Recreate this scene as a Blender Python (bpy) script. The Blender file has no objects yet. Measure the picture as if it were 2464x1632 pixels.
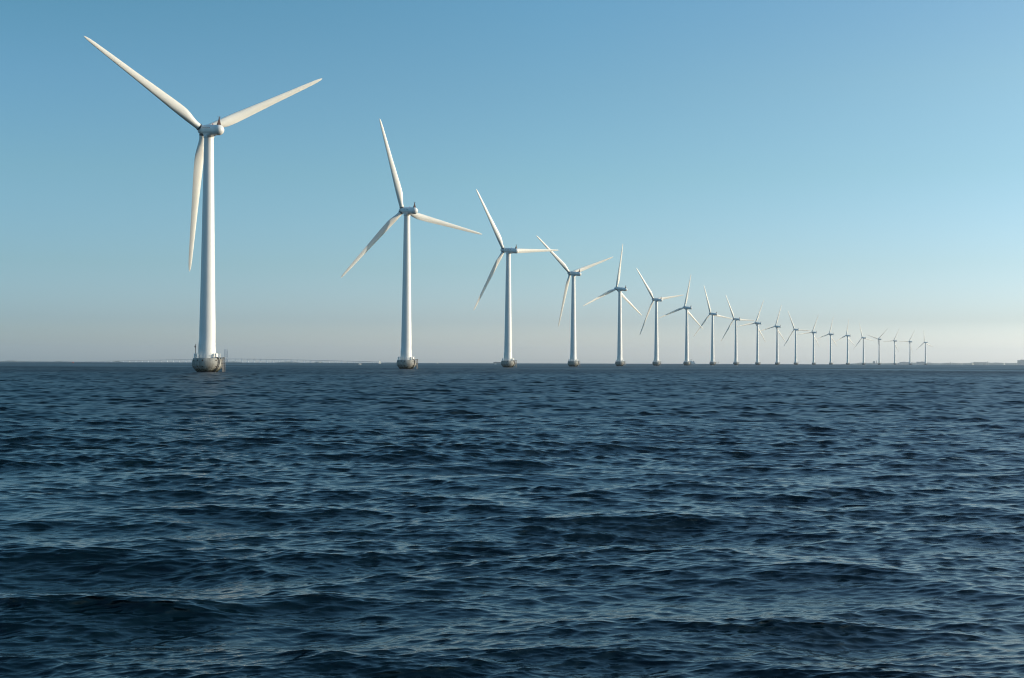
import bpy, bmesh, math, random
import numpy as np
from mathutils import Matrix, Vector, Euler
R_ = math.radians
random.seed(7); rng = np.random.default_rng(11)
S = bpy.context.scene
COL = S.collection

# ------------------------------------------------------------------ camera
F_PX, W_PX = 3050.0, 2464.0
CAM_Z = 2.9
cam = bpy.data.cameras.new('camera'); camo = bpy.data.objects.new('camera', cam); COL.objects.link(camo)
cam.sensor_width = 36.0; cam.lens = F_PX / W_PX * 36.0
cam.clip_start = 0.2; cam.clip_end = 60000
pitch, roll = R_(1.0406), R_(0.17)
fwd = Vector((0, math.cos(pitch), math.sin(pitch))); r0 = Vector((1, 0, 0)); u0 = r0.cross(fwd)
rt = r0 * math.cos(roll) + u0 * math.sin(roll); up = -r0 * math.sin(roll) + u0 * math.cos(roll)
m = Matrix((rt, up, -fwd)).transposed().to_4x4(); m.translation = Vector((0, 0, CAM_Z))
camo.matrix_world = m
S.camera = camo

# ------------------------------------------------------------------ light
SUN_AZ, SUN_EL = R_(88.0), R_(13.0)      # azimuth clockwise from +Y (the view direction)
sun_dir = Vector((math.sin(SUN_AZ) * math.cos(SUN_EL), math.cos(SUN_AZ) * math.cos(SUN_EL), math.sin(SUN_EL)))
sl = bpy.data.lights.new('sun', 'SUN'); so = bpy.data.objects.new('sun', sl); COL.objects.link(so)
sl.energy = 3.8; sl.angle = R_(0.53); sl.color = (1.0, 0.87, 0.68)
so.rotation_euler = (-sun_dir).to_track_quat('-Z', 'Y').to_euler()
so.location = (0, 0, 300)

wd = bpy.data.worlds.new('World'); S.world = wd; wd.use_nodes = True
nt = wd.node_tree; nt.nodes.clear()
def nn(t, typ, **kw):
    n = t.nodes.new(typ)
    for k, v in kw.items(): setattr(n, k, v)
    return n
sky = nn(nt, 'ShaderNodeTexSky', sky_type='NISHITA', sun_disc=False)
sky.sun_elevation = SUN_EL; sky.sun_rotation = SUN_AZ
sky.air_density = 1.0; sky.dust_density = 1.0; sky.ozone_density = 1.0
bg = nn(nt, 'ShaderNodeBackground'); bg.inputs['Strength'].default_value = 0.12
wo = nn(nt, 'ShaderNodeOutputWorld')
# clearer, bluer air than the model's: gains by height above the horizon, away from the sun (GA) and towards it (GT)
EL = [0.31, 1.83, 4.25, 8.27, 12.2, 15.9]
HI = 1.5      # the high sky, seen only in the water
GA = [[0.831, 1.112, 1.848], [0.59, 0.866, 1.532], [0.537, 0.805, 1.176], [0.538, 0.839, 1.034], [0.499, 0.849, 1.046], [0.419, 0.827, 0.955]]
GM = [[1.489, 1.769, 2.835], [0.91, 1.17, 1.961], [0.778, 1.066, 1.478], [0.729, 1.068, 1.261], [0.681, 1.05, 1.217], [0.63, 1.068, 1.25]]
GT = [[1.918, 2.344, 3.95], [1.053, 1.326, 2.175], [0.914, 1.167, 1.634], [0.84, 1.131, 1.337], [0.884, 1.163, 1.268], [0.809, 1.125, 1.279]]
GS = 4.0
tcw = nn(nt, 'ShaderNodeTexCoord'); spw = nn(nt, 'ShaderNodeSeparateXYZ'); nt.links.new(tcw.outputs['Generated'], spw.inputs[0])
zr = nn(nt, 'ShaderNodeMapRange'); zr.inputs['From Min'].default_value = 0.0; zr.inputs['From Max'].default_value = 0.8; nt.links.new(spw.outputs['Z'], zr.inputs['Value'])
def gain_ramp(G):
    n = nn(nt, 'ShaderNodeValToRGB'); e = n.color_ramp.elements
    while len(e) < len(EL) + 1: e.new(0.5)
    for i, (a, g) in enumerate(zip(EL, G)):
        e[i].position = math.sin(R_(a)) / 0.8; e[i].color = (g[0] / GS, g[1] / GS, g[2] / GS, 1)
    e[len(EL)].position = math.sin(R_(40)) / .8; e[len(EL)].color = (g[0] / GS * HI, g[1] / GS * HI, g[2] / GS * HI, 1)
    nt.links.new(zr.outputs[0], n.inputs[0]); return n
ra, rm, rb = gain_ramp(GA), gain_ramp(GM), gain_ramp(GT)
dt = nn(nt, 'ShaderNodeVectorMath', operation='DOT_PRODUCT'); dt.inputs[1].default_value = (math.sin(R_(84)), math.cos(R_(84)), 0); nt.links.new(tcw.outputs['Generated'], dt.inputs[0])
ar1 = nn(nt, 'ShaderNodeMapRange'); ar1.inputs['From Min'].default_value = -.276; ar1.inputs['From Max'].default_value = .139
ar2 = nn(nt, 'ShaderNodeMapRange'); ar2.inputs['From Min'].default_value = .139; ar2.inputs['From Max'].default_value = .47
gm0 = nn(nt, 'ShaderNodeMixRGB'); gm = nn(nt, 'ShaderNodeMixRGB')
for a_ in (ar1, ar2): nt.links.new(dt.outputs['Value'], a_.inputs['Value'])
nt.links.new(ar1.outputs[0], gm0.inputs[0]); nt.links.new(ra.outputs[0], gm0.inputs[1]); nt.links.new(rm.outputs[0], gm0.inputs[2])
nt.links.new(ar2.outputs[0], gm.inputs[0]); nt.links.new(gm0.outputs[0], gm.inputs[1]); nt.links.new(rb.outputs[0], gm.inputs[2])
g4 = nn(nt, 'ShaderNodeVectorMath', operation='SCALE'); g4.inputs['Scale'].default_value = GS; nt.links.new(gm.outputs[0], g4.inputs[0])
mg = nn(nt, 'ShaderNodeVectorMath', operation='MULTIPLY'); nt.links.new(sky.outputs[0], mg.inputs[0]); nt.links.new(g4.outputs[0], mg.inputs[1])
nt.links.new(mg.outputs[0], bg.inputs[0]); nt.links.new(bg.outputs[0], wo.inputs[0])

S.view_settings.view_transform = 'Standard'; S.view_settings.look = 'None'
S.view_settings.exposure = 0.3; S.view_settings.gamma = 1.0
S.render.engine = 'CYCLES'
S.cycles.use_denoising = True; S.cycles.denoising_prefilter = 'ACCURATE'
S.cycles.use_adaptive_sampling = False
S.cycles.filter_width = 1.15
S.cycles.max_bounces = 6; S.cycles.volume_bounces = 0
S.cycles.caustics_reflective = False; S.cycles.caustics_refractive = False

# ------------------------------------------------------------------ materials
def mat(name, color, rough=0.6, metal=0.0, spec=0.5):
    mm = bpy.data.materials.new(name); mm.use_nodes = True
    b = mm.node_tree.nodes['Principled BSDF']
    b.inputs['Base Color'].default_value = (*color, 1); b.inputs['Roughness'].default_value = rough
    b.inputs['Metallic'].default_value = metal; b.inputs['Specular IOR Level'].default_value = spec
    return mm
def noise_mix(mm, c1, c2, scale=(1, 1, 1), detail=5, lo=0.4, hi=0.65, coord='Object', bump=0.0, nscale=1.0):
    """base colour wanders between c1 and c2 in irregular stains"""
    t = mm.node_tree; b = t.nodes['Principled BSDF']
    tc = nn(t, 'ShaderNodeTexCoord'); mp = nn(t, 'ShaderNodeMapping'); mp.inputs['Scale'].default_value = scale
    no = nn(t, 'ShaderNodeTexNoise'); no.inputs['Detail'].default_value = detail; no.inputs['Scale'].default_value = nscale
    cr = nn(t, 'ShaderNodeValToRGB'); cr.color_ramp.elements[0].position = lo; cr.color_ramp.elements[1].position = hi
    cr.color_ramp.elements[0].color = (*c1, 1); cr.color_ramp.elements[1].color = (*c2, 1)
    L = t.links.new
    L(tc.outputs[coord], mp.inputs[0]); L(mp.outputs[0], no.inputs['Vector']); L(no.outputs['Fac'], cr.inputs[0]); L(cr.outputs[0], b.inputs['Base Color'])
    if bump:
        bp = nn(t, 'ShaderNodeBump'); bp.inputs['Strength'].default_value = bump; bp.inputs['Distance'].default_value = 0.02
        L(no.outputs['Fac'], bp.inputs['Height']); L(bp.outputs[0], b.inputs['Normal'])
    return cr
M = {}
M['tower'] = mat('tower_paint', (.76, .75, .72), .42)
noise_mix(M['tower'], (.65, .64, .615), (.73, .72, .695), (1.2, 1.2, .06), 4, .35, .7)
M['nacelle'] = mat('nacelle_paint', (.70, .70, .68), .45)
noise_mix(M['nacelle'], (.62, .62, .60), (.72, .72, .70), (1, .3, 1), 5, .35, .65)
M['blade'] = mat('blade_gelcoat', (.68, .66, .60), .4)
noise_mix(M['blade'], (.66, .635, .575), (.73, .705, .645), (.8, .8, .22), 6, .30, .62)
M['dark'] = mat('dark_rubber', (.02, .02, .022), .6)
M['mast'] = mat('mast_paint', (.065, .024, .017), .6)
M['steel'] = mat('galvanised_steel', (.34, .34, .33), .5, .4)
M['white'] = mat('white_paint', (.78, .77, .74), .45)
M['rust'] = mat('rusty_steel', (.055, .028, .018), .8)
M['landing'] = mat('weathered_steel', (.24, .22, .20), .7)
M['hose'] = mat('black_hose', (.025, .025, .028), .55)
M['crane'] = mat('crane_paint', (.07, .045, .045), .6)
M['red'] = mat('signal_red', (.55, .07, .04), .5)
M['glass'] = mat('dark_glass', (.03, .04, .05), .1)
M['sail'] = mat('sailcloth', (.80, .78, .72), .8)
M['sailshade'] = mat('shaded_sailcloth', (.36, .38, .40), .8)  # pale sailcloth turned grey: the shade on the sail is put into its colour
M['hull'] = mat('hull_white', (.80, .79, .76), .35)
M['greyhull'] = mat('hull_grey', (.16, .15, .15), .5)
M['deckbuff'] = mat('deck_buff', (.45, .36, .31), .6)
M['bridge_steel'] = mat('bridge_steel', (.30, .31, .32), .6)
M['bridge_conc'] = mat('bridge_concrete', (.78, .76, .72), .85)
M['land'] = mat('wooded_land', (.06, .07, .045), .95)
noise_mix(M['land'], (.04, .055, .03), (.14, .13, .09), (.02, .02, .05), 5, .4, .62)
M['wall'] = mat('building_wall', (.30, .27, .25), .9)
noise_mix(M['wall'], (.22, .20, .19), (.34, .31, .28), (.05, .05, .1), 3, .4, .6)
M['roof'] = mat('building_roof', (.13, .13, .14), .9)

def concrete():
    mm = mat('foundation_concrete', (.3, .28, .25), .85, 0, .3); t = mm.node_tree; b = t.nodes['Principled BSDF']; L = t.links.new
    tc = nn(t, 'ShaderNodeTexCoord'); sp = nn(t, 'ShaderNodeSeparateXYZ'); L(tc.outputs['Object'], sp.inputs[0])
    # streaks running down the wall
    mp = nn(t, 'ShaderNodeMapping'); mp.inputs['Scale'].default_value = (1.6, 1.6, .16); L(tc.outputs['Object'], mp.inputs[0])
    n1 = nn(t, 'ShaderNodeTexNoise'); n1.inputs['Scale'].default_value = 1.3; n1.inputs['Detail'].default_value = 7; L(mp.outputs[0], n1.inputs['Vector'])
    n2 = nn(t, 'ShaderNodeTexNoise'); n2.inputs['Scale'].default_value = .9; n2.inputs['Detail'].default_value = 8; L(tc.outputs['Object'], n2.inputs['Vector'])
    c1 = nn(t, 'ShaderNodeValToRGB'); c1.color_ramp.elements[0].position = .33; c1.color_ramp.elements[1].position = .66
    c1.color_ramp.elements[0].color = (.25, .24, .215, 1); c1.color_ramp.elements[1].color = (.37, .36, .325, 1); L(n1.outputs['Fac'], c1.inputs[0])
    c2 = nn(t, 'ShaderNodeValToRGB'); c2.color_ramp.elements[0].position = .38; c2.color_ramp.elements[1].position = .6
    c2.color_ramp.elements[0].color = (.72, .72, .72, 1); c2.color_ramp.elements[1].color = (1, 1, 1, 1); L(n2.outputs['Fac'], c2.inputs[0])
    mu = nn(t, 'ShaderNodeMixRGB', blend_type='MULTIPLY'); mu.inputs[0].default_value = 1; L(c1.outputs[0], mu.inputs[1]); L(c2.outputs[0], mu.inputs[2])
    # weed growing above the waterline with a ragged upper edge
    n3 = nn(t, 'ShaderNodeTexNoise'); n3.inputs['Scale'].default_value = 1.7; n3.inputs['Detail'].default_value = 6; n3.inputs['Roughness'].default_value = .7
    mp3 = nn(t, 'ShaderNodeMapping'); mp3.inputs['Scale'].default_value = (1.5, 1.5, .12); L(tc.outputs['Object'], mp3.inputs[0]); L(mp3.outputs[0], n3.inputs['Vector'])
    a = nn(t, 'ShaderNodeMath', operation='MULTIPLY_ADD'); a.inputs[1].default_value = 2.6; a.inputs[2].default_value = -.45; L(n3.outputs['Fac'], a.inputs[0])
    s = nn(t, 'ShaderNodeMath', operation='SUBTRACT'); L(a.outputs[0], s.inputs[0]); L(sp.outputs['Z'], s.inputs[1])
    k = nn(t, 'ShaderNodeMapRange'); k.inputs['From Min'].default_value = -.25; k.inputs['From Max'].default_value = .3; L(s.outputs[0], k.inputs['Value'])
    wc = nn(t, 'ShaderNodeMixRGB'); wc.inputs[1].default_value = (.075, .07, .032, 1); wc.inputs[2].default_value = (.018, .017, .012, 1)
    z2 = nn(t, 'ShaderNodeMapRange'); z2.inputs['From Min'].default_value = .9; z2.inputs['From Max'].default_value = .25; L(sp.outputs['Z'], z2.inputs['Value']); L(z2.outputs[0], wc.inputs[0])
    mx = nn(t, 'ShaderNodeMixRGB'); L(k.outputs[0], mx.inputs[0]); L(mu.outputs[0], mx.inputs[1]); L(wc.outputs[0], mx.inputs[2]); L(mx.outputs[0], b.inputs['Base Color'])
    bp = nn(t, 'ShaderNodeBump'); bp.inputs['Strength'].default_value = .5; bp.inputs['Distance'].default_value = .03; L(n2.outputs['Fac'], bp.inputs['Height']); L(bp.outputs[0], b.inputs['Normal'])
    return mm
M['concrete'] = concrete()

def water_mat():
    mm = bpy.data.materials.new('sea_water'); mm.use_nodes = True; t = mm.node_tree; b = t.nodes['Principled BSDF']; L = t.links.new
    b.inputs['Base Color'].default_value = (.0004, .0060, .0092, 1); b.inputs['IOR'].default_value = 1.333; b.inputs['Specular IOR Level'].default_value = .5
    at = nn(t, 'ShaderNodeAttribute', attribute_name='rough'); L(at.outputs['Fac'], b.inputs['Roughness'])
    # capillary ripples, too small for the mesh, near the viewer only (their own size fades them further off)
    tc = nn(t, 'ShaderNodeTexCoord'); mp = nn(t, 'ShaderNodeMapping'); mp.inputs['Scale'].default_value = (5.0, 9.0, 5.0); mp.inputs['Rotation'].default_value = (0, 0, R_(20))
    L(tc.outputs['Object'], mp.inputs[0])
    n1 = nn(t, 'ShaderNodeTexNoise'); n1.inputs['Scale'].default_value = 1.0; n1.inputs['Detail'].default_value = 3; L(mp.outputs[0], n1.inputs['Vector'])
    at2 = nn(t, 'ShaderNodeAttribute', attribute_name='ripple')
    bp = nn(t, 'ShaderNodeBump'); bp.inputs['Distance'].default_value = .02; L(at2.outputs['Fac'], bp.inputs['Strength']); L(n1.outputs['Fac'], bp.inputs['Height']); L(bp.outputs[0], b.inputs['Normal'])
    return mm
M['water'] = water_mat()

# ------------------------------------------------------------------ helpers
RE = 6.371e6
def drop(x, y): return -(x * x + y * y) / (2 * RE)
def sea_point(px, D):
    """where a line of sight through picture column px meets the water D metres out"""
    az = math.atan((px - W_PX / 2) / F_PX); x, y = D * math.sin(az), D * math.cos(az)
    return Vector((x, y, drop(x, y))), az
class MB:
    def __init__(self): self.bm = bmesh.new()
    def box(self, c, s, rz=0.0, taper=1.0):
        vs = []
        for sz in (-1, 1):
            k = taper if sz > 0 else 1.0
            for sx, sy in ((-1, -1), (1, -1), (1, 1), (-1, 1)):
                v = Matrix.Rotation(rz, 3, 'Z') @ Vector((sx * s[0] / 2 * k, sy * s[1] / 2 * k, sz * s[2] / 2))
                vs.append(self.bm.verts.new(v + Vector(c)))
        for f in ((3, 2, 1, 0), (4, 5, 6, 7), (0, 1, 5, 4), (1, 2, 6, 5), (2, 3, 7, 6), (3, 0, 4, 7)): self.bm.faces.new([vs[i] for i in f])
        return self
    def loft(self, rings, mi=0, cap=True):
        rr = [[self.bm.verts.new(p) for p in ring] for ring in rings]; n = len(rr[0])
        for a, b in zip(rr[:-1], rr[1:]):
            for i in range(n):
                f = self.bm.faces.new((a[i], a[(i + 1) % n], b[(i + 1) % n], b[i])); f.material_index = mi; f.smooth = True
        if cap:
            self.bm.faces.new(list(reversed(rr[0]))).material_index = mi; self.bm.faces.new(rr[-1]).material_index = mi
        return self
    def lathe(self, prof, n=48, axis='Z', mi=0, shift=None, cap=True):
        rings = []
        for j, (r, z) in enumerate(prof):
            sx, sy = shift[j] if shift else (0, 0)
            ring = []
            for i in range(n):
                a = 2 * math.pi * i / n; c, s = math.cos(a) * r, math.sin(a) * r
                ring.append((c + sx, s + sy, z) if axis == 'Z' else (s + sx, z, c + sy))
            rings.append(ring)
        return self.loft(rings, mi, cap)
    def tube(self, pts, r, n=8, mi=0):
        pts = [Vector(p) for p in pts]; rings = []
        for i, p in enumerate(pts):
            d = (pts[min(i + 1, len(pts) - 1)] - pts[max(i - 1, 0)]).normalized()
            a = d.orthogonal().normalized() if abs(d.z) > .95 else d.cross(Vector((0, 0, 1))).normalized(); b = d.cross(a)
            rr = r[i] if isinstance(r, (list, tuple)) else r
            rings.append([p + a * math.cos(2 * math.pi * k / n) * rr + b * math.sin(2 * math.pi * k / n) * rr for k in range(n)])
        return self.loft(rings, mi)
    def prism(self, poly, thick):
        """polygon in the XZ plane given real thickness along Y"""
        a = [self.bm.verts.new((x, -thick / 2, z)) for x, z in poly]; b = [self.bm.verts.new((x, thick / 2, z)) for x, z in poly]
        self.bm.faces.new(a); self.bm.faces.new(list(reversed(b))); n = len(a)
        for i in range(n): self.bm.faces.new((a[(i + 1) % n], a[i], b[i], b[(i + 1) % n]))
        return self
    def build(self, name, mats, parent=None, loc=(0, 0, 0), rot=(0, 0, 0), sharp=35):
        me = bpy.data.meshes.new(name); bmesh.ops.recalc_face_normals(self.bm, faces=self.bm.faces); self.bm.to_mesh(me); self.bm.free()
        for q in (mats if isinstance(mats, (list, tuple)) else [mats]): me.materials.append(q)
        me.polygons.foreach_set('use_smooth', [True] * len(me.polygons)); me.set_sharp_from_angle(angle=R_(sharp))
        o = bpy.data.objects.new(name, me); COL.objects.link(o); o.parent = parent; o.location = loc; o.rotation_euler = rot
        return o
def thing(name, label, cat, loc, rz=0.0, group=None):
    o = bpy.data.objects.new(name, None); COL.objects.link(o); o.location = loc; o.rotation_euler = (0, 0, rz); o.empty_display_size = 1
    o['label'] = label; o['category'] = cat
    if group: o['group'] = group
    return o
def tag(o, label=None, cat=None, group=None, kind=None):
    for k, v in (('label', label), ('category', cat), ('group', group), ('kind', kind)):
        if v: o[k] = v
    return o

# ------------------------------------------------------------------ sea (one real sheet with waves, curved like the earth)
def build_sea():
    # polar sheet round the place; steps grow with distance
    cols = np.concatenate([np.linspace(-25, 25, 1150), np.linspace(25.12, 45, 130), np.linspace(45.6, 314.4, 160), np.linspace(315, 334.88, 130)])
    cols = np.sort(np.where(cols > 180, cols - 360, cols)); th = np.radians(cols).astype(np.float32); NC = len(th)
    rows = [0.6]
    while rows[-1] < 13500:
        r = rows[-1]; k = .05 if r < 4 else .008 if r < 9 else float(np.interp(r, [9, 40, 300, 900, 3200], [.0015, .0016, .0016, .0024, .022]))
        rows.append(r * (1 + k))
    r = np.array(rows, np.float32); NR = len(r)
    X = r[:, None] * np.sin(th)[None, :]; Y = r[:, None] * np.cos(th)[None, :]
    dth = np.gradient(np.unwrap(th)); rs = np.gradient(r)
    DX = np.zeros_like(X); DY = np.zeros_like(X); DZ = np.zeros_like(X)
    # slow patches of livelier and calmer water
    patch = np.zeros_like(X)
    for lam, dr in ((38, .3), (23, -.5), (11, 1.1), (14, .8), (7, -.7), (8.5, -.1)):
        kx, ky = 2 * math.pi / lam * math.sin(dr), 2 * math.pi / lam * math.cos(dr)
        patch += np.sin(kx * X + ky * Y + rng.uniform(0, 6.28)).astype(np.float32)
    patch = np.clip(1 + .07 * patch, .5, 1.7)
    waves = []
    main = R_(180 - 8)                       # waves run towards the viewer, a little to the left
    N = 380
    for i in range(N):
        lam = 6.5 * (0.05 / 6.5) ** ((i + rng.uniform(0, 1)) / N)
        if lam > 4.6: sl = .0056
        elif lam > 3.0: sl = .0092
        elif lam > 1.5: sl = .0098
        elif lam > .7: sl = .0098
        elif lam > .12: sl = .0110
        else: sl = .0095
        spread = .40 if lam > 2 else .47 if lam > .7 else .54
        d = main + rng.normal(0, spread)
        k = 2 * math.pi / lam
        waves.append((lam, k, d, sl * math.sqrt(2) * rng.rayleigh(.8) / 1.0 / k, rng.uniform(0, 6.28)))
    cellr = rs; cellc_ang = dth
    lo_ = np.interp(r, [60, 250], [2.2, 1.5])
    lost_r = np.zeros(NR); lost_c = np.zeros(NR)
    for lam, k, d, a, ph in waves:
        wr = np.clip((lam / np.maximum(rs, 1e-6) - lo_) / 2.0, 0, 1)
        nz = np.nonzero(wr > 0)[0]
        lost_r += (1 - wr ** 2) * (a * k) ** 2 / 2
        if not len(nz): continue
        i1 = nz[-1] + 1; i0 = 0
        kx, ky = k * math.sin(d), k * math.cos(d)
        # columns that can carry this wave somewhere in the fan
        q = np.clip((lam / (r[:i1, None] * dth[None, :]) - 2.2) / 2.2, 0, 1).astype(np.float32)
        cz = np.nonzero(q.max(0) > 0)[0]
        c0, c1 = cz[0], cz[-1] + 1
        p = (kx * X[:i1, c0:c1] + ky * Y[:i1, c0:c1] + ph).astype(np.float32)
        A = (a * wr[:i1, None].astype(np.float32)) * q[:, c0:c1]
        if lam < 2.5: A = A * patch[:i1, c0:c1]
        DZ[:i1, c0:c1] += A * np.cos(p); s = A * np.sin(p); ch = 1.55 if lam < 1 else 1.25
        DX[:i1, c0:c1] -= ch * kx / k * s; DY[:i1, c0:c1] -= ch * ky / k * s
    X0, Y0 = X, Y
    X = X + DX; Y = Y + DY - 1.15 * DZ; Z = DZ - (X0 * X0 + Y0 * Y0) / (2 * RE)
    co = np.stack([X, Y, Z], -1).reshape(-1, 3).astype(np.float32)
    co = np.concatenate([co, np.array([[0, 0, 0]], np.float32)])
    i = np.arange(NR - 1)[:, None]; j = np.arange(NC)[None, :]; j2 = (j + 1) % NC
    quads = np.stack([i * NC + j, (i + 1) * NC + j, (i + 1) * NC + j2, i * NC + j2], -1).reshape(-1, 4)[:, ::-1]
    jj = np.arange(NC); tris = np.stack([np.full(NC, NR * NC), jj, (jj + 1) % NC], -1)[:, ::-1]
    me = bpy.data.meshes.new('sea'); nq, ntr = len(quads), len(tris)
    me.vertices.add(len(co)); me.vertices.foreach_set('co', co.ravel())
    me.loops.add(nq * 4 + ntr * 3); me.loops.foreach_set('vertex_index', np.concatenate([quads.ravel(), tris.ravel()]).astype(np.int32))
    me.polygons.add(nq + ntr)
    ls = np.concatenate([np.arange(nq) * 4, nq * 4 + np.arange(ntr) * 3]).astype(np.int32)
    me.polygons.foreach_set('loop_start', ls)
    me.update(calc_edges=True); me.polygons.foreach_set('use_smooth', np.ones(nq + ntr, bool))
    mss = lost_r * np.interp(r, [25, 60, 220, 480], [.08, .22, .5, 1.0]) + .0002
    rough = np.clip(np.sqrt(np.sqrt(mss)), 0.03, .6).astype(np.float32)
    gust = np.zeros_like(X0)
    for lam in (420, 260, 170, 110, 700, 75, 300, 140, 210):
        dr = rng.uniform(-1.5, 1.5); kx, ky = 2 * math.pi / lam * math.sin(dr), 2 * math.pi / lam * math.cos(dr); gust += np.sin(kx * X0 + ky * Y0 + rng.uniform(0, 6.28)).astype(np.float32)
    gust *= np.clip((r[:, None] - 60) / 200, 0, 1) * np.clip((6000 - r[:, None]) / 3000, 0, 1)
    rv = np.concatenate([np.clip(rough[:, None] * (1 + .045 * gust), .03, .7).ravel(), [rough[0]]]).astype(np.float32)
    at = me.attributes.new('rough', 'FLOAT', 'POINT'); at.data.foreach_set('value', rv)
    rip = np.clip((45 - r) / 30, 0, 1) * .35
    at = me.attributes.new('ripple', 'FLOAT', 'POINT'); at.data.foreach_set('value', np.concatenate([np.repeat(rip, NC), [0]]).astype(np.float32))
    me.materials.append(M['water'])
    o = bpy.data.objects.new('sea', me); COL.objects.link(o); o['kind'] = 'structure'; o['label'] = 'dark blue choppy sea reaching the horizon'
    return o
build_sea()

# ------------------------------------------------------------------ wind turbine (one prototype, copied)
HUB_Z, OVER = 64.0, 4.4
def section(chord, thick, twist, le, n=28, round_=0.0):
    """closed airfoil outline in the blade's local XY plane (x: chordwise, +x trailing; -y: suction side)"""
    pts = []
    for i in range(n):
        a = 2 * math.pi * i / n
        x = .5 * (1 + math.cos(a)); yt = 5 * thick * (.2969 * math.sqrt(max(x, 0)) - .126 * x - .3516 * x * x + .2843 * x ** 3 - .1036 * x ** 4)
        camb = .05 * 4 * x * (1 - x)
        y = (yt if math.sin(a) >= 0 else -yt) - camb * (1 - round_)
        ax_, ay_ = (x * chord - le), y * chord
        cx, cy = chord / 2 * math.cos(a) + (chord / 2 - le), chord / 2 * math.sin(a)
        px, py = ax_ * (1 - round_) + cx * round_, ay_ * (1 - round_) + cy * round_
        c, s = math.cos(twist), math.sin(twist)
        pts.append((px * c + py * s, -px * s + py * c))
    return pts
def blade_mb():
    st = [  # radius, chord, thickness, twist, distance from leading edge to the pitch axis, roundness
        (1.25, 1.72, .9, 13, .86, 1), (2.4, 1.72, .9, 13, .86, 1), (3.2, 1.83, .78, 13, .88, .88), (4.3, 2.12, .62, 13, .90, .6), (5.5, 2.45, .5, 13, .92, .3),
        (6.8, 2.67, .40, 12.5, .92, .12), (8.2, 2.71, .33, 11.5, .91, .03), (9.6, 2.66, .29, 10.3, .89, 0), (11.5, 2.54, .255, 8.7, .84, 0), (14, 2.35, .23, 6.6, .77, 0), (18, 2.05, .205, 4.3, .66, 0), (22, 1.76, .19, 2.7, .56, 0),
        (26, 1.53, .18, 1.6, .48, 0), (30, 1.30, .17, .8, .41, 0), (33, 1.11, .165, .3, .35, 0), (35.2, .94, .16, 0, .29, 0), (36.6, .74, .16, 0, .22, 0), (37.4, .50, .16, 0, .12, 0), (37.85, .24, .16, 0, .0, 0), (38.0, .05, .16, 0, -.08, 0)]
    b = MB(); rings = []
    for r, c, t, tw, le, ro in st:
        bend = .0 + .25 * ((r / 38) ** 2)
        rings.append([(x, y + bend, r) for x, y in section(c, t, R_(tw), le, 28, ro)])
    b.loft(rings, 0)
    b.lathe([(.90, 1.22), (.95, 1.24), (.95, 1.52), (.90, 1.54)], 28, mi=1)
    return b
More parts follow.
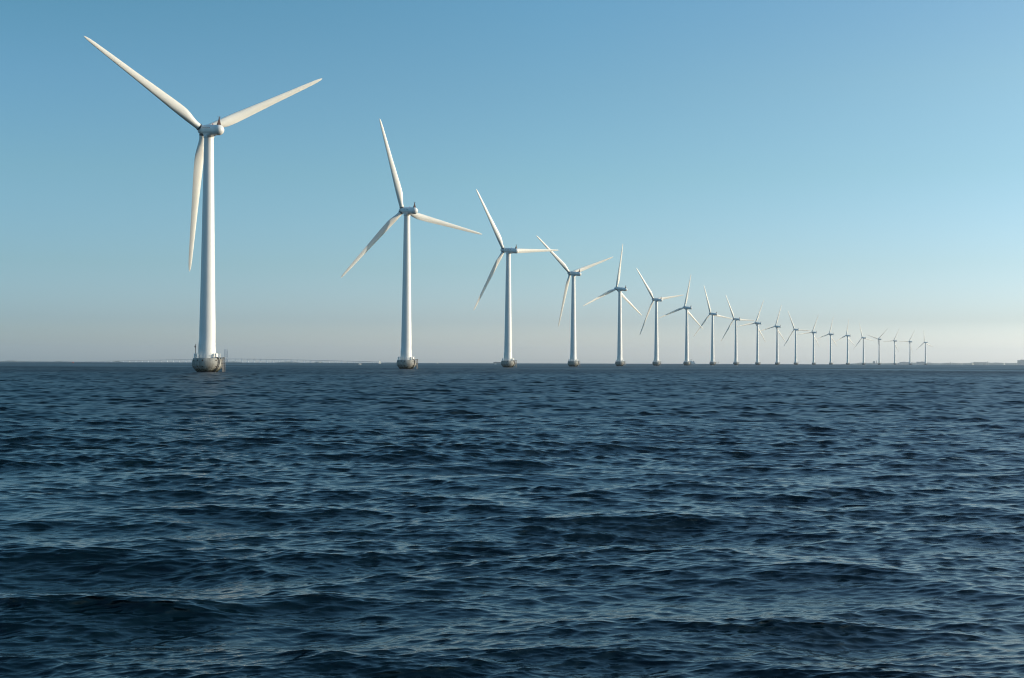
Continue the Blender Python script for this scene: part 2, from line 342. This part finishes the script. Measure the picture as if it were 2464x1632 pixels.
def make_turbine():
    root = thing('wind_turbine', '', 'wind turbine', (0, 0, 0), 0, 'white offshore wind turbines standing in one long curved row')
    fd = MB().lathe([(2.55, -3.0), (2.62, -.2), (2.68, .1), (3.1, .55), (3.52, 1.02), (3.72, 1.28), (3.88, 1.62), (3.95, 2.0), (3.95, 2.3), (3.86, 2.9), (3.64, 3.66), (3.58, 3.71), (3.5, 3.72), (0.5, 3.74)], 72).build('foundation', M['concrete'], root, sharp=50)
    def at_wall(az, z, off=0.0):   # az measured from the viewer's side (-Y), positive to the right
        prof = [(2.68, .1), (3.05, .5), (3.5, 1.02), (3.72, 1.35), (3.88, 1.75), (3.94, 2.1), (3.92, 2.5), (3.84, 2.95), (3.62, 3.62), (3.58, 3.9)]
        zs = [p[1] for p in prof]; r = float(np.interp(z, zs, [p[0] for p in prof])) + off
        return Vector((r * math.sin(az), -r * math.cos(az), z))
    for z in (3.1, 1.55):
        for deg in (-49, -26, -5, 50, 100, 150, 200, 255):
            az = R_(deg); p = at_wall(az, z, .0)
            mb = MB(); mb.lathe([(.0, -.06), (.2, -.06), (.2, .04), (.11, .045), (.11, .12), (.0, .12)], 14, axis='Y', cap=False)
            tilt = .28 if z > 2 else -.30
            o = mb.build('anchor_plate', M['rust'], fd, p, (0, 0, 0)); o.rotation_euler = (Matrix.Rotation(az, 3, 'Z') @ Matrix.Rotation(math.pi, 3, 'Z') @ Matrix.Rotation(tilt, 3, 'X')).to_euler()
    # guard rail with posts and three rails
    g = MB(); RR = 3.42
    for k in range(26):
        a = 2 * math.pi * k / 26
        if abs(((a - R_(75) + math.pi) % (2 * math.pi)) - math.pi) < .12: continue
        g.tube([(RR * math.sin(a), -RR * math.cos(a), 3.73), (RR * math.sin(a), -RR * math.cos(a), 4.86)], .03, 6)
    for z in (4.1, 4.48, 4.86):
        pts = [(RR * math.sin(a), -RR * math.cos(a), z) for a in np.linspace(R_(82), R_(68 + 360), 90)]
        g.tube(pts, .026, 6)
    g.build('railing', M['white'], fd)
    def plate(a0, a1, z0, z1, r, name, mm):
        b = MB(); rings = []
        for a in np.linspace(R_(a0), R_(a1), 7):
            s, c = math.sin(a), -math.cos(a); rings.append([((r - .02) * s, (r - .02) * c, z0), ((r + .02) * s, (r + .02) * c, z0), ((r + .02) * s, (r + .02) * c, z1), ((r - .02) * s, (r - .02) * c, z1)])
        return b.loft(rings).build(name, mm, fd)
    for a0, a1 in ((-74, -52), (-44, -36), (57, 66), (104, 122)): plate(a0, a1, 3.82, 4.84, 3.38, 'wind_screen', M['white'])
    cb = MB().box((0, 0, .62), (.55, .5, 1.24)); cb.box((0, 0, 1.26), (.62, .57, .05)); cb.build('equipment_cabinet', M['white'], fd, (2.62, -1.25, 3.74), (0, 0, .5))
    # boat landing: two fender tubes, rungs and brackets
    ld = MB(); azl = R_(88)
    base = Vector((math.sin(azl), -math.cos(azl), 0)); tan = Vector((math.cos(azl), math.sin(azl), 0))
    for off, s in ((4.28, -.28), (4.28, .28)):
        p = base * (off - .22) + tan * s; ld.tube([p + Vector((0, 0, -1.2)), p + Vector((0, 0, 3.9))], .055, 10)
    for k in range(14):
        z = .2 + k * .28; ld.tube([base * 4.06 + tan * -.28 + Vector((0, 0, z)), base * 4.06 + tan * .28 + Vector((0, 0, z))], .022, 6)
    for s in (-.5, .5):
        p = base * (4.5 + .1 * s) + tan * s; ld.tube([p + Vector((0, 0, -1.2)), p + Vector((0, 0, 4.0))], .085, 12)
        for z in (.9, 2.3, 3.75): ld.tube([base * 3.6 + tan * s + Vector((0, 0, z)), p + Vector((0, 0, z))], .06, 8)
    ld.box(base * 4.1 + Vector((0, 0, 3.82)), (1.3, 1.3, .08), azl)
    ld.build('boat_landing', M['landing'], fd)
    for a0, a1 in ((58, 44), (64, 52)):
        pts = [at_wall(R_(a0), 4.0, -.25), at_wall(R_(a0 + 1), 3.72, .12)] + [at_wall(R_(a0 + 3 + (a1 - a0 - 3) * (t ** 1.6)), 3.6 - 3.9 * t, .1) for t in np.linspace(0.05, 1, 14)]
        MB().tube(pts, .085, 10).build('cable_hose', M['hose'], fd)
    # tower, widened towards the door side at the foot
    prof = [(2.36, 3.74), (2.36, 3.98), (2.30, 4.0), (2.27, 5.4), (2.22, 7.0), (2.14, 8.3), (2.115, 8.5), (2.10, 11), (1.92, 20), (1.75, 30), (1.58, 41), (1.40, 52), (1.26, 61.6), (1.25, 62.05)]
    sh = [(-.0, 0)] * 3 + [(-.05, 0), (-.09, .0), (-.04, 0)] + [(0, 0)] * 8
    tw = MB().lathe(prof, 64, shift=sh).build('tower', M['tower'], root, sharp=40)
    MB().lathe([(1.24, 61.85), (1.38, 61.95), (1.40, 62.3), (1.3, 62.5), (.9, 62.6)], 40).build('yaw_collar', M['nacelle'], tw)
    for z in (20.0, 41.0):
        r = float(np.interp(z, [11, 20, 30, 41, 52], [2.10, 1.92, 1.75, 1.58, 1.40])); MB().lathe([(r - .02, z - .09), (r + .012, z - .08), (r + .012, z + .08), (r - .02, z + .09)], 64, cap=False).build('flange_seam', M['tower'], tw)
    d = MB(); d.box((0, 0, 0), (.95, .12, 2.1)); d.build('door', M['steel'], tw, (2.29 * math.sin(R_(150)), -2.29 * math.cos(R_(150)), 4.95), (0, 0, R_(150)))
    # nacelle, built along +Y (upwind)
    nc = MB(); ring = []
    prof = [(.55, 3.35), (1.0, 3.25), (1.26, 2.9), (1.38, 2.2), (1.41, 1.0), (1.41, -1.0), (1.38, -4.5), (1.35, -7.4)]
    prof += [(1.35 * math.cos(t), -7.4 - 1.35 * math.sin(t)) for t in np.linspace(.12, 1.48, 11)]
    nc.lathe(prof, 56, axis='Y')
    # bed skirt between nacelle and tower
    rings = []
    for hw, y0, y1, z in ((1.15, -5.6, 2.75, -.8), (1.05, -4.2, 2.4, -1.3), (.95, -2.2, 1.7, -1.62), (1.0, -1.35, 1.3, -1.72)):
        rings.append([((hw * math.copysign(abs(math.cos(a)) ** .6, math.cos(a))), (y0 + y1) / 2 + (y1 - y0) / 2 * math.copysign(abs(math.sin(a)) ** .6, math.sin(a)), z) for a in np.linspace(0, 2 * math.pi, 28, endpoint=False)])
    nc.loft(rings)
    na = nc.build('nacelle', M['nacelle'], root, sharp=42)
    nm = MB(); nm.loft([[(x * h, -7.1 + y * h, z) for x, y in ((-1, 1), (1, 1), (1, -1), (-1, -1))] for h, z in ((.46, 1.22), (.34, 1.75), (.2, 2.4), (.13, 2.8), (.08, 3.3))])
    nm.tube([(-.42, -7.15, 3.32), (.42, -7.15, 3.32)], .035, 8); nm.tube([(-.42, -7.15, 3.3), (-.42, -7.15, 3.55)], .03, 6); nm.tube([(.42, -7.15, 3.3), (.42, -7.15, 3.55)], .03, 6); nm.tube([(0, -7.15, 3.2), (0, -7.15, 3.6)], .04, 6)
    nm.build('wind_mast', M['mast'], na)
    MB().lathe([(.12, 0), (.12, .22), (.08, .34), (.0, .36)], 12).build('aviation_light', M['red'], na, (0, -2.6, 1.36))
    for side in (-1, 1):
        for k, y in enumerate((.9, -.6, -2.1, -3.6)):
            a = R_(68); MB().box((0, 0, 0), (.06, .6, .2)).build('side_vent', M['dark'], na, (side * 1.40 * math.sin(a), y, 1.40 * math.cos(a) - .0), (0, side * (math.pi / 2 - a) * -1, 0))
    # hub with its spinner, blades as its pieces; the blade at phase 0 points up
    hb = MB().lathe([(.7, -1.0), (1.12, -.95), (1.3, -.5), (1.32, .3), (1.22, .9), (1.05, 1.5), (.82, 2.1), (.58, 2.55), (.3, 2.85), (.05, 2.95)], 40, axis='Y').build('hub', M['nacelle'], root, sharp=50)
    b0 = blade_mb().build('blade', [M['blade'], M['dark']], hb, sharp=60)
    for k in (1, 2):
        c = b0.copy(); COL.objects.link(c); c.parent = hb; c.rotation_euler = (0, 2 * math.pi * k / 3, 0)
    return root
def copy_tree(o, parent=None):
    c = o.copy(); COL.objects.link(c); c.parent = parent
    for ch in list(o.children): copy_tree(ch, c)
    return c
def pose(root, x, y, yaw, ph, tilt):
    root.location = (x, y, drop(x, y))
    base = Matrix.Rotation(-R_(yaw), 4, 'Z') @ Matrix.Rotation(R_(tilt), 4, 'X')
    for ch in root.children:
        if ch.name.startswith('nacelle'): ch.matrix_local = Matrix.Translation((0, 0, HUB_Z)) @ base
        if ch.name.startswith('hub'): ch.matrix_local = Matrix.Translation((0, 0, HUB_Z)) @ base @ Matrix.Translation((0, OVER, 0)) @ Matrix.Rotation(R_(ph), 4, 'Y')
TURB = [   # x, y, yaw, rotor angle, shaft tilt
    (-80.3, 334.1, -33.7, -58.1, 8.5, 'nearest and largest white wind turbine, one blade hanging straight down beside its tower'),
    (-42.6, 511.5, -28.9, -18.4, 6.3, 'second largest wind turbine, its lower left blade half in shadow'),
    (-2.1, 692.7, -35.4, -33.2, 6.3, 'third wind turbine of the row, level right blade crossing the next rotor'),
    (42.2, 871.2, -30.7, -50.1, 6.3, 'fourth wind turbine of the row, upper left blade crossed by its neighbour'),
    (89.5, 1051.8, -36.0, 5.3, 6.3, 'fifth wind turbine of the row, top blade nearly upright, two blades drooping'),
    (140.2, 1230.0, -31.2, -38.6, 6.3, 'sixth wind turbine of the row, its right blade reaching to the next turbine'),
    (194.2, 1407.6, -30.3, 9.4, 6.3, 'seventh wind turbine of the row, with a white ferry showing just behind its base'),
    (250.7, 1583.4, -30.2, -21.1, 6.3, 'eighth wind turbine, beside a distant shaded sail'),
    (313.0, 1771.0, -29.7, -28.1, 6.3, 'ninth wind turbine of the row, right blade nearly level and reaching the tenth'),
    (377.2, 1946.5, -32.2, 20.4, 6.3, 'tenth wind turbine of the row, top blade leaning right and left blade nearly level'),
    (443.1, 2116.9, -31.4, 15.4, 6.3, 'eleventh wind turbine of the row, left blade tip touching the tenth tower'),
    (516.3, 2305.4, -24.2, -27.0, 6.3, 'twelfth wind turbine of the row, top blade leaning left between two rotors leaning right'),
    (596.9, 2507.3, -30.8, 21.3, 6.3, 'thirteenth wind turbine of the row, left blade overlapping the twelfth rotor'),
    (669.8, 2662.7, -32.4, 13.0, 6.3, 'fourteenth wind turbine, sixth before the row ends, upper blade leaning slightly right'),
    (740.3, 2794.5, -32.9, 6.3, 6.3, 'fifteenth wind turbine, sixth from the far end, top blade nearly upright'),
    (839.1, 3025.2, -26.9, -19.4, 6.3, 'sixteenth wind turbine, fifth from the far end, top blade leaning left'),
    (920.4, 3176.0, -21.2, 45.6, 6.3, 'seventeenth wind turbine, two blades raised in a wide V, third hidden by its tower'),
    (1032.9, 3418.7, -25.9, 25.5, 6.3, 'third from last wind turbine, left blade level, in front of low hazy land'),
    (1109.1, 3530.8, -26.7, 30.1, 6.3, 'last but one wind turbine, left blade level, in front of a flat pale building'),
    (1193.9, 3659.4, -25.1, -9.1, 6.3, 'farthest and smallest wind turbine, at the right end of the row'),
]
proto = make_turbine()
for i, (x, y, yaw, ph, tilt, lab) in enumerate(TURB):
    o = proto if i == 0 else copy_tree(proto)
    o['label'] = lab; pose(o, x, y, yaw, ph, tilt)
# the nearest one alone carries a slim davit crane
fd0 = [c for c in proto.children if c.name.startswith('foundation')][0]
cr = MB(); cr.tube([(-2.72, -1.6, 3.74), (-2.72, -1.6, 7.0)], .075, 10); cr.tube([(-2.72, -1.6, 6.9), (-2.6, -1.65, 7.25), (-2.8, -1.7, 7.35)], [.1, .09, .05], 8); cr.box((-2.86, -1.6, 6.75), (.22, .16, .35)); cr.tube([(-2.72, -1.6, 6.3), (-2.95, -1.6, 6.62)], .04, 6)
cr.build('davit_crane', M['crane'], fd0)

# ------------------------------------------------------------------ bridge far away
HZ = 0.000955
def lift(px_above, D): return D * (px_above / F_PX - HZ) + D * D / (2 * RE) + CAM_Z   # metres above that spot's own sea level
DB = 11800.0
br = thing('bridge', 'long pale bridge on many piers low on the hazy horizon behind the nearest turbine', 'bridge', sea_point(560, DB)[0])
o0 = br.location.copy()
prof = [(205, 1.2), (240, 2.2), (300, 3.9), (370, 5.5), (440, 7.0), (500, 8.4), (560, 8.9), (620, 8.5), (690, 7.6), (760, 6.1), (820, 5.0), (880, 3.6), (930, 2.0), (975, .8)]
def deck_z(px): return float(np.interp(px, [p[0] for p in prof], [lift(p[1], DB) for p in prof]))
dk = MB(); rings = []
for px in np.linspace(205, 975, 60):
    p = sea_point(px, DB)[0] - o0; z = p.z + deck_z(px); rings.append([(p.x, p.y - 11, z - 5), (p.x, p.y + 11, z - 5), (p.x, p.y + 13, z), (p.x, p.y - 13, z)])
dk.loft(rings).build('deck', M['bridge_steel'], br)
pier0 = None
for px in np.arange(222, 960, 15.0):
    if 536 < px < 556: continue
    p = sea_point(px, DB)[0] - o0; h = deck_z(px) - 5
    if h < 3: continue
    b = MB(); b.box((0, 0, h / 2 - 4), (7.5, 14, h + 8), 0, .8); b.box((0, 0, 2), (14, 20, 4)); b.build('pier', M['bridge_conc'], br, p)
for px in (541.5, 547.0):
    p = sea_point(px, DB)[0] - o0; h = lift(31, DB)
    b = MB()
    for s in (-1, 1): b.box((0, s * 16, h / 2), (6, 6, h), 0, .7)
    b.box((0, 0, h * .34), (5, 30, 5)); b.box((0, 0, h * .02 + 3), (16, 44, 8)); b.build('pylon', M['bridge_steel'], br, p)

# ------------------------------------------------------------------ land far away
def land(name, label, D, pts, depth, seed):
    """low wooded land: ridge heights along the shore, falling away behind; irregular tree tops"""
    rg = np.random.default_rng(seed); xs = [p[0] for p in pts]; n = int((xs[-1] - xs[0]) / .55) + 2; cx = np.linspace(xs[0], xs[-1], n)
    hs = np.interp(cx, xs, [p[1] for p in pts]); rough = rg.normal(0, .16, n); rough = np.convolve(rough, [.25, .5, .25], 'same')
    hs = np.maximum(hs + rough * np.minimum(1, hs), .05)
    b = MB(); rows = []
    for j, (dd, k) in enumerate(((0, 0), (.06, .55), (.25, 1.0), (.5, .85), (1, .0))):
        row = []
        for i in range(n):
            p, az = sea_point(cx[i], D + dd * depth); zz = lift(hs[i], D) * k * (1 + rg.normal(0, .05)); row.append(b.bm.verts.new((p.x, p.y, p.z + (zz if k else -3))))
        rows.append(row)
    for a, c in zip(rows[:-1], rows[1:]):
        for i in range(n - 1): b.bm.faces.new((a[i], a[i + 1], c[i + 1], c[i]))
    o = b.build(name, M['land'], sharp=80); o['kind'] = 'structure'; o['label'] = label
    return o
land('coast', 'low hazy wooded coast along the right horizon', 10400, [(2024, .3), (2040, 1.6), (2060, 2.4), (2072, 4.2), (2079, 3.4), (2100, 3.5), (2112, 3.6), (2128, 2.6), (2150, 3.6), (2158, 2.2), (2164, 4.0), (2192, 5.2), (2203, 4.4), (2210, 3.2), (2224, 3.4), (2234, 4.8), (2246, 3.5), (2262, 3.1), (2287, 4.4), (2310, 3.2), (2335, 4.2), (2345, 6.0), (2372, 6.0), (2384, 4.8), (2402, 5.0), (2420, 4.2), (2440, 4.2), (2455, 4.4), (2500, 5.0), (2600, 4.0), (2700, 3.0)], 500, 3)
land('coast', 'faint low spit of land at the far left horizon', 10400, [(-120, 2.4), (-20, 2.0), (8, 1.5), (18, 2.9), (32, 3.1), (42, 1.7), (90, 1.5), (128, 1.4), (146, 2.2), (158, 1.6), (200, .8), (225, .3)], 350, 4)
land('island', 'tiny dark islet under the left half of the bridge', 9000, [(272, .3), (278, 2.0), (286, 2.3), (294, .4)], 120, 5)
land('island', 'low wooded islet just right of the nearest foundation', 9000, [(538, .2), (548, 1.8), (562, 2.4), (575, 1.6), (584, .3)], 250, 6)
land('island', 'widest low islet under the bridge, midway between the two largest turbines', 9000, [(662, .2), (676, 1.6), (688, 2.3), (702, 2.6), (712, 1.6), (722, .3)], 250, 7)
land('island', 'small dark islet with a white boat beside it under the bridge', 9000, [(755, .2), (760, 1.9), (767, 2.7), (774, 1.8), (780, .3)], 180, 8)

def building(name, label, cat, px0, px1, h, D, roofs, depth=40, storeys=4):
    p, az = sea_point((px0 + px1) / 2, D); w = (px1 - px0) / F_PX * D / math.cos(az); H = lift(h, D)
    t = thing(name, label, cat, p, -az); MB().box((0, 0, H / 2 - 2), (w, depth, H + 4)).build('wall', M['wall'], t)
    for k in range(storeys):
        z = H * (k + .6) / (storeys + .3)
        if z < 3: continue
        MB().box((0, -depth / 2 - .06, z), (w * .92, .2, H / (storeys + .3) * .42)).build('window_band', M['glass'], t)
    MB().box((0, 0, H + .6), (w * 1.01, depth * 1.02, 1.2)).build('roof', M['roof'], t)
    for cx, ww, hh in roofs: MB().box((cx * w, 0, H + 1.2 + hh / 2), (ww * w, depth * .5, hh)).build('roof_plant', M['wall'], t)
    return t
building('warehouse', 'long flat pale building on the right coast behind the last but one turbine', 'building', 2166, 2190, 5.2, 10300, [(-.1, .3, 2)], 60, 3)
building('warehouse', 'short flat building on the coast just left of the farthest turbine', 'building', 2206.5, 2224, 5.9, 10290, [(.2, .3, 2)], 50, 3)
building('apartment_block', 'tallest block at the right edge of the coast', 'building', 2453, 2492, 10.2, 10200, [(-.2, .3, 4), (.25, .2, 3)], 40, 8)
building('tower_block', 'small square tower above the coast left of the seventeenth turbine', 'building', 2100.5, 2105.5, 6.6, 10300, [(0, .5, 3)], 18, 6)
def chimney(name, label, px, h, D, r, cat):
    p, az = sea_point(px, D); H = lift(h, D); t = thing(name, label, cat, p, 0)
    MB().lathe([(r, -3), (r * .8, H * .6), (r * .65, H)], 20).build('shaft', M['wall'], t); MB().lathe([(r * .7, H - 2.5), (r * .72, H + .3), (r * .5, H + .4)], 20).build('rim', M['roof'], t)
chimney('chimney', 'slim chimney on the coast between the seventeenth and eighteenth towers', 2109, 8.8, 10350, 3.0, 'chimney')
chimney('chimney', 'thin lone chimney above the coast towards the right edge', 2376, 8.4, 10350, 2.6, 'chimney')
chimney('chimney', 'tiny short stack on the coast, right of the farthest turbine', 2287, 5.8, 10350, 3.0, 'chimney')

# ------------------------------------------------------------------ boats
def hull_mb(L, B, H, fl=.75):
    b = MB(); rings = []
    for t, w in ((-.5, .78), (-.35, .92), (-.1, 1), (.15, .92), (.33, .62), (.45, .28), (.5, .04)):
        sh = H * (1 + .35 * max(0, t) ** 1.2 * 2); x = t * L * (1.0); hw = B / 2 * w
        rings.append([(x, -hw, sh), (x, -hw * fl, 0), (x, -hw * .3, -.35 * H), (x, hw * .3, -.35 * H), (x, hw * fl, 0), (x, hw, sh)])
    return b.loft(rings)
def motorboat(label, px, D, L, rz, group='small white boats far out'):
    p, az = sea_point(px, D); t = thing('motorboat', label, 'boat', p + Vector((0, 0, .05)), rz - az, group)
    hull_mb(L, L * .36, L * .13).build('hull', M['hull'], t)
    b = MB(); b.box((L * .02, 0, L * .2), (L * .34, L * .25, L * .17), 0, .8); b.build('cabin', M['hull'], t)
    b = MB(); b.box((L * .03, 0, L * .215), (L * .31, L * .256, L * .07), 0, .94); b.build('windscreen', M['glass'], t)
    b = MB(); b.box((-L * .53, 0, L * .1), (L * .06, L * .08, L * .16)); b.build('outboard_motor', M['dark'], t)
    b = MB(); b.tube([(-L * .05, 0, L * .28), (-L * .05, 0, L * .45)], .03, 6); b.build('antenna', M['steel'], t)
    return t
def sailboat(label, px, D, L, Hm, rz, cloth, heel=0.0, jib=True):
    p, az = sea_point(px, D); t = thing('sailboat', label, 'sailing boat', p + Vector((0, 0, .05)), rz - az, 'distant sailing boats'); t.rotation_euler[0] = heel
    hull_mb(L, L * .3, L * .1).build('hull', M['hull'], t)
    MB().box((-L * .02, 0, L * .13), (L * .35, L * .16, L * .07), 0, .85).build('cabin', M['hull'], t)
    MB().tube([(L * .08, 0, 0), (L * .08, 0, Hm)], L * .012, 8).build('mast', M['steel'], t)
    MB().tube([(L * .08, 0, L * .2), (-L * .4, L * .05, L * .2)], L * .01, 6).build('boom', M['steel'], t)
    def sail(poly, name):
        b = MB(); n = 8; rings = []
        (x0, z0), (x1, z1), (x2, z2) = poly
        for k in range(n + 1):
            s = k / n; a = (x0 + (x2 - x0) * s, z0 + (z2 - z0) * s); c = (x1 + (x2 - x1) * s, z1 + (z2 - z1) * s)
            ring = []
            for side in (0, 1):
                for u in (np.linspace(0, 1, 6) if side == 0 else np.linspace(1, 0, 6)):
                    bl = math.sin(math.pi * u) * abs(c[0] - a[0]) * .12; ring.append((a[0] + (c[0] - a[0]) * u, bl + side * .03, a[1] + (c[1] - a[1]) * u))
            rings.append(ring)
        b.loft(rings).build(name, cloth, t, sharp=60)
    sail(((L * .07, L * .24), (-L * .4, L * .22), (L * .06, Hm * .98)), 'mainsail')
    if jib: sail(((L * .46, L * .14), (L * .1, L * .18), (L * .09, Hm * .86)), 'jib')
    return t
motorboat('low white boat on open water left of the second turbine', 866, 1420, 3.6, .4)
motorboat('white motorboat just left of the third turbine foundation', 1191.8, 1680, 3.6, -.3)
motorboat('white boat beside the small islet under the bridge', 769.5, 4300, 7.0, .2)
motorboat('lone white boat on the right, in front of the hazy coast', 2312.5, 3300, 6.0, .3)
sailboat('small white sailing boat on the horizon just left of the second turbine', 914, 2250, 4.6, 6.6, .3, M['sail'])
sailboat('tiny white dinghy between the second and third turbines', 1052.7, 1900, 2.2, 2.6, 1.2, M['sail'], 0, False)
sailboat('sail greyed by shade behind the eighth turbine', 1728, 4300, 8.0, 10.5, .6, M['sailshade'])
sailboat('faint white sailing boat on the right, in front of a hill', 2341, 4600, 7.0, 8.5, 1.0, M['sail'])
sailboat('rightmost white sailing boat, near the picture edge', 2416.5, 4600, 7.0, 7.5, .8, M['sail'])
# ferry behind the seventh turbine
p, az = sea_point(1664.5, 4700); t = thing('ferry', 'white passenger ferry on the horizon right beside the seventh turbine', 'ship', p, math.pi - az)
hull_mb(26, 8, 4.2).build('hull', M['hull'], t)
b = MB(); b.box((-1.5, 0, 6.2), (17, 6.6, 4.2), 0, .96); b.build('superstructure', M['hull'], t)
for z in (5.4, 7.2): MB().box((-1.5, 0, z), (16.9, 6.62, .7)).build('window_band', M['glass'], t)
b = MB(); b.box((2.2, 0, 9.7), (6.5, 5.6, 2.8), 0, .9); b.build('bridge_house', M['hull'], t)
MB().box((2.6, 0, 10.0), (6.0, 5.56, .9)).build('window_band', M['glass'], t)
b = MB(); b.tube([(2, 0, 11), (2, 0, 17.5)], .3, 8); b.box((2, 0, 15.5), (9, .5, .5)); b.tube([(5, 0, 11), (5, 0, 15.5)], .2, 8); b.build('mast', M['dark'], t)
MB().box((-6.5, 0, 9.4), (2.4, 2.4, 2.6), 0, .8).build('funnel', M['greyhull'], t)
# low freighter behind the third turbine
p, az = sea_point(1201, 5200); t = thing('cargo_ship', 'low grey freighter on the horizon half hidden by the third turbine foundation', 'ship', p, math.pi - az)
hull_mb(46, 9, 3.6).build('hull', M['greyhull'], t)
b = MB(); b.box((-15, 0, 6.4), (9, 7.4, 5.6), 0, .94); b.build('superstructure', M['hull'], t); MB().box((-14.9, 0, 8.2), (8.9, 7.3, .9)).build('window_band', M['glass'], t)
MB().box((2, 0, 4.3), (22, 6.5, 1.5)).build('cargo_hatch', M['deckbuff'], t)
MB().tube([(13, 0, 3), (13, 0, 8)], .25, 8).build('mast', M['dark'], t)
# red buoy far left
p, az = sea_point(176, 1950); t = thing('buoy', 'small red buoy on open water at the far left', 'buoy', p)
MB().lathe([(.5, -.6), (1.15, -.2), (1.2, .35), (.9, .6), (.2, .65)], 20).build('float', M['red'], t)
MB().lathe([(.45, .6), (.25, 1.8), (.12, 1.9)], 12).build('tower', M['red'], t)

# ------------------------------------------------------------------ the air
hz = MB().box((0, 0, 60), (27400, 27400, 190)).build('haze', [], None)
mm = bpy.data.materials.new('haze_air'); mm.use_nodes = True; t = mm.node_tree; t.nodes.clear()
vo = nn(t, 'ShaderNodeVolumePrincipled'); vo.inputs['Color'].default_value = (.82, .91, 1.0, 1); vo.inputs['Density'].default_value = 5.5e-5; vo.inputs['Anisotropy'].default_value = .35
ou = nn(t, 'ShaderNodeOutputMaterial'); t.links.new(vo.outputs[0], ou.inputs['Volume'])
hz.data.materials.clear(); hz.data.materials.append(mm); hz['kind'] = 'stuff'; hz['label'] = 'thin pale sea haze filling the air'; hz['category'] = 'haze'
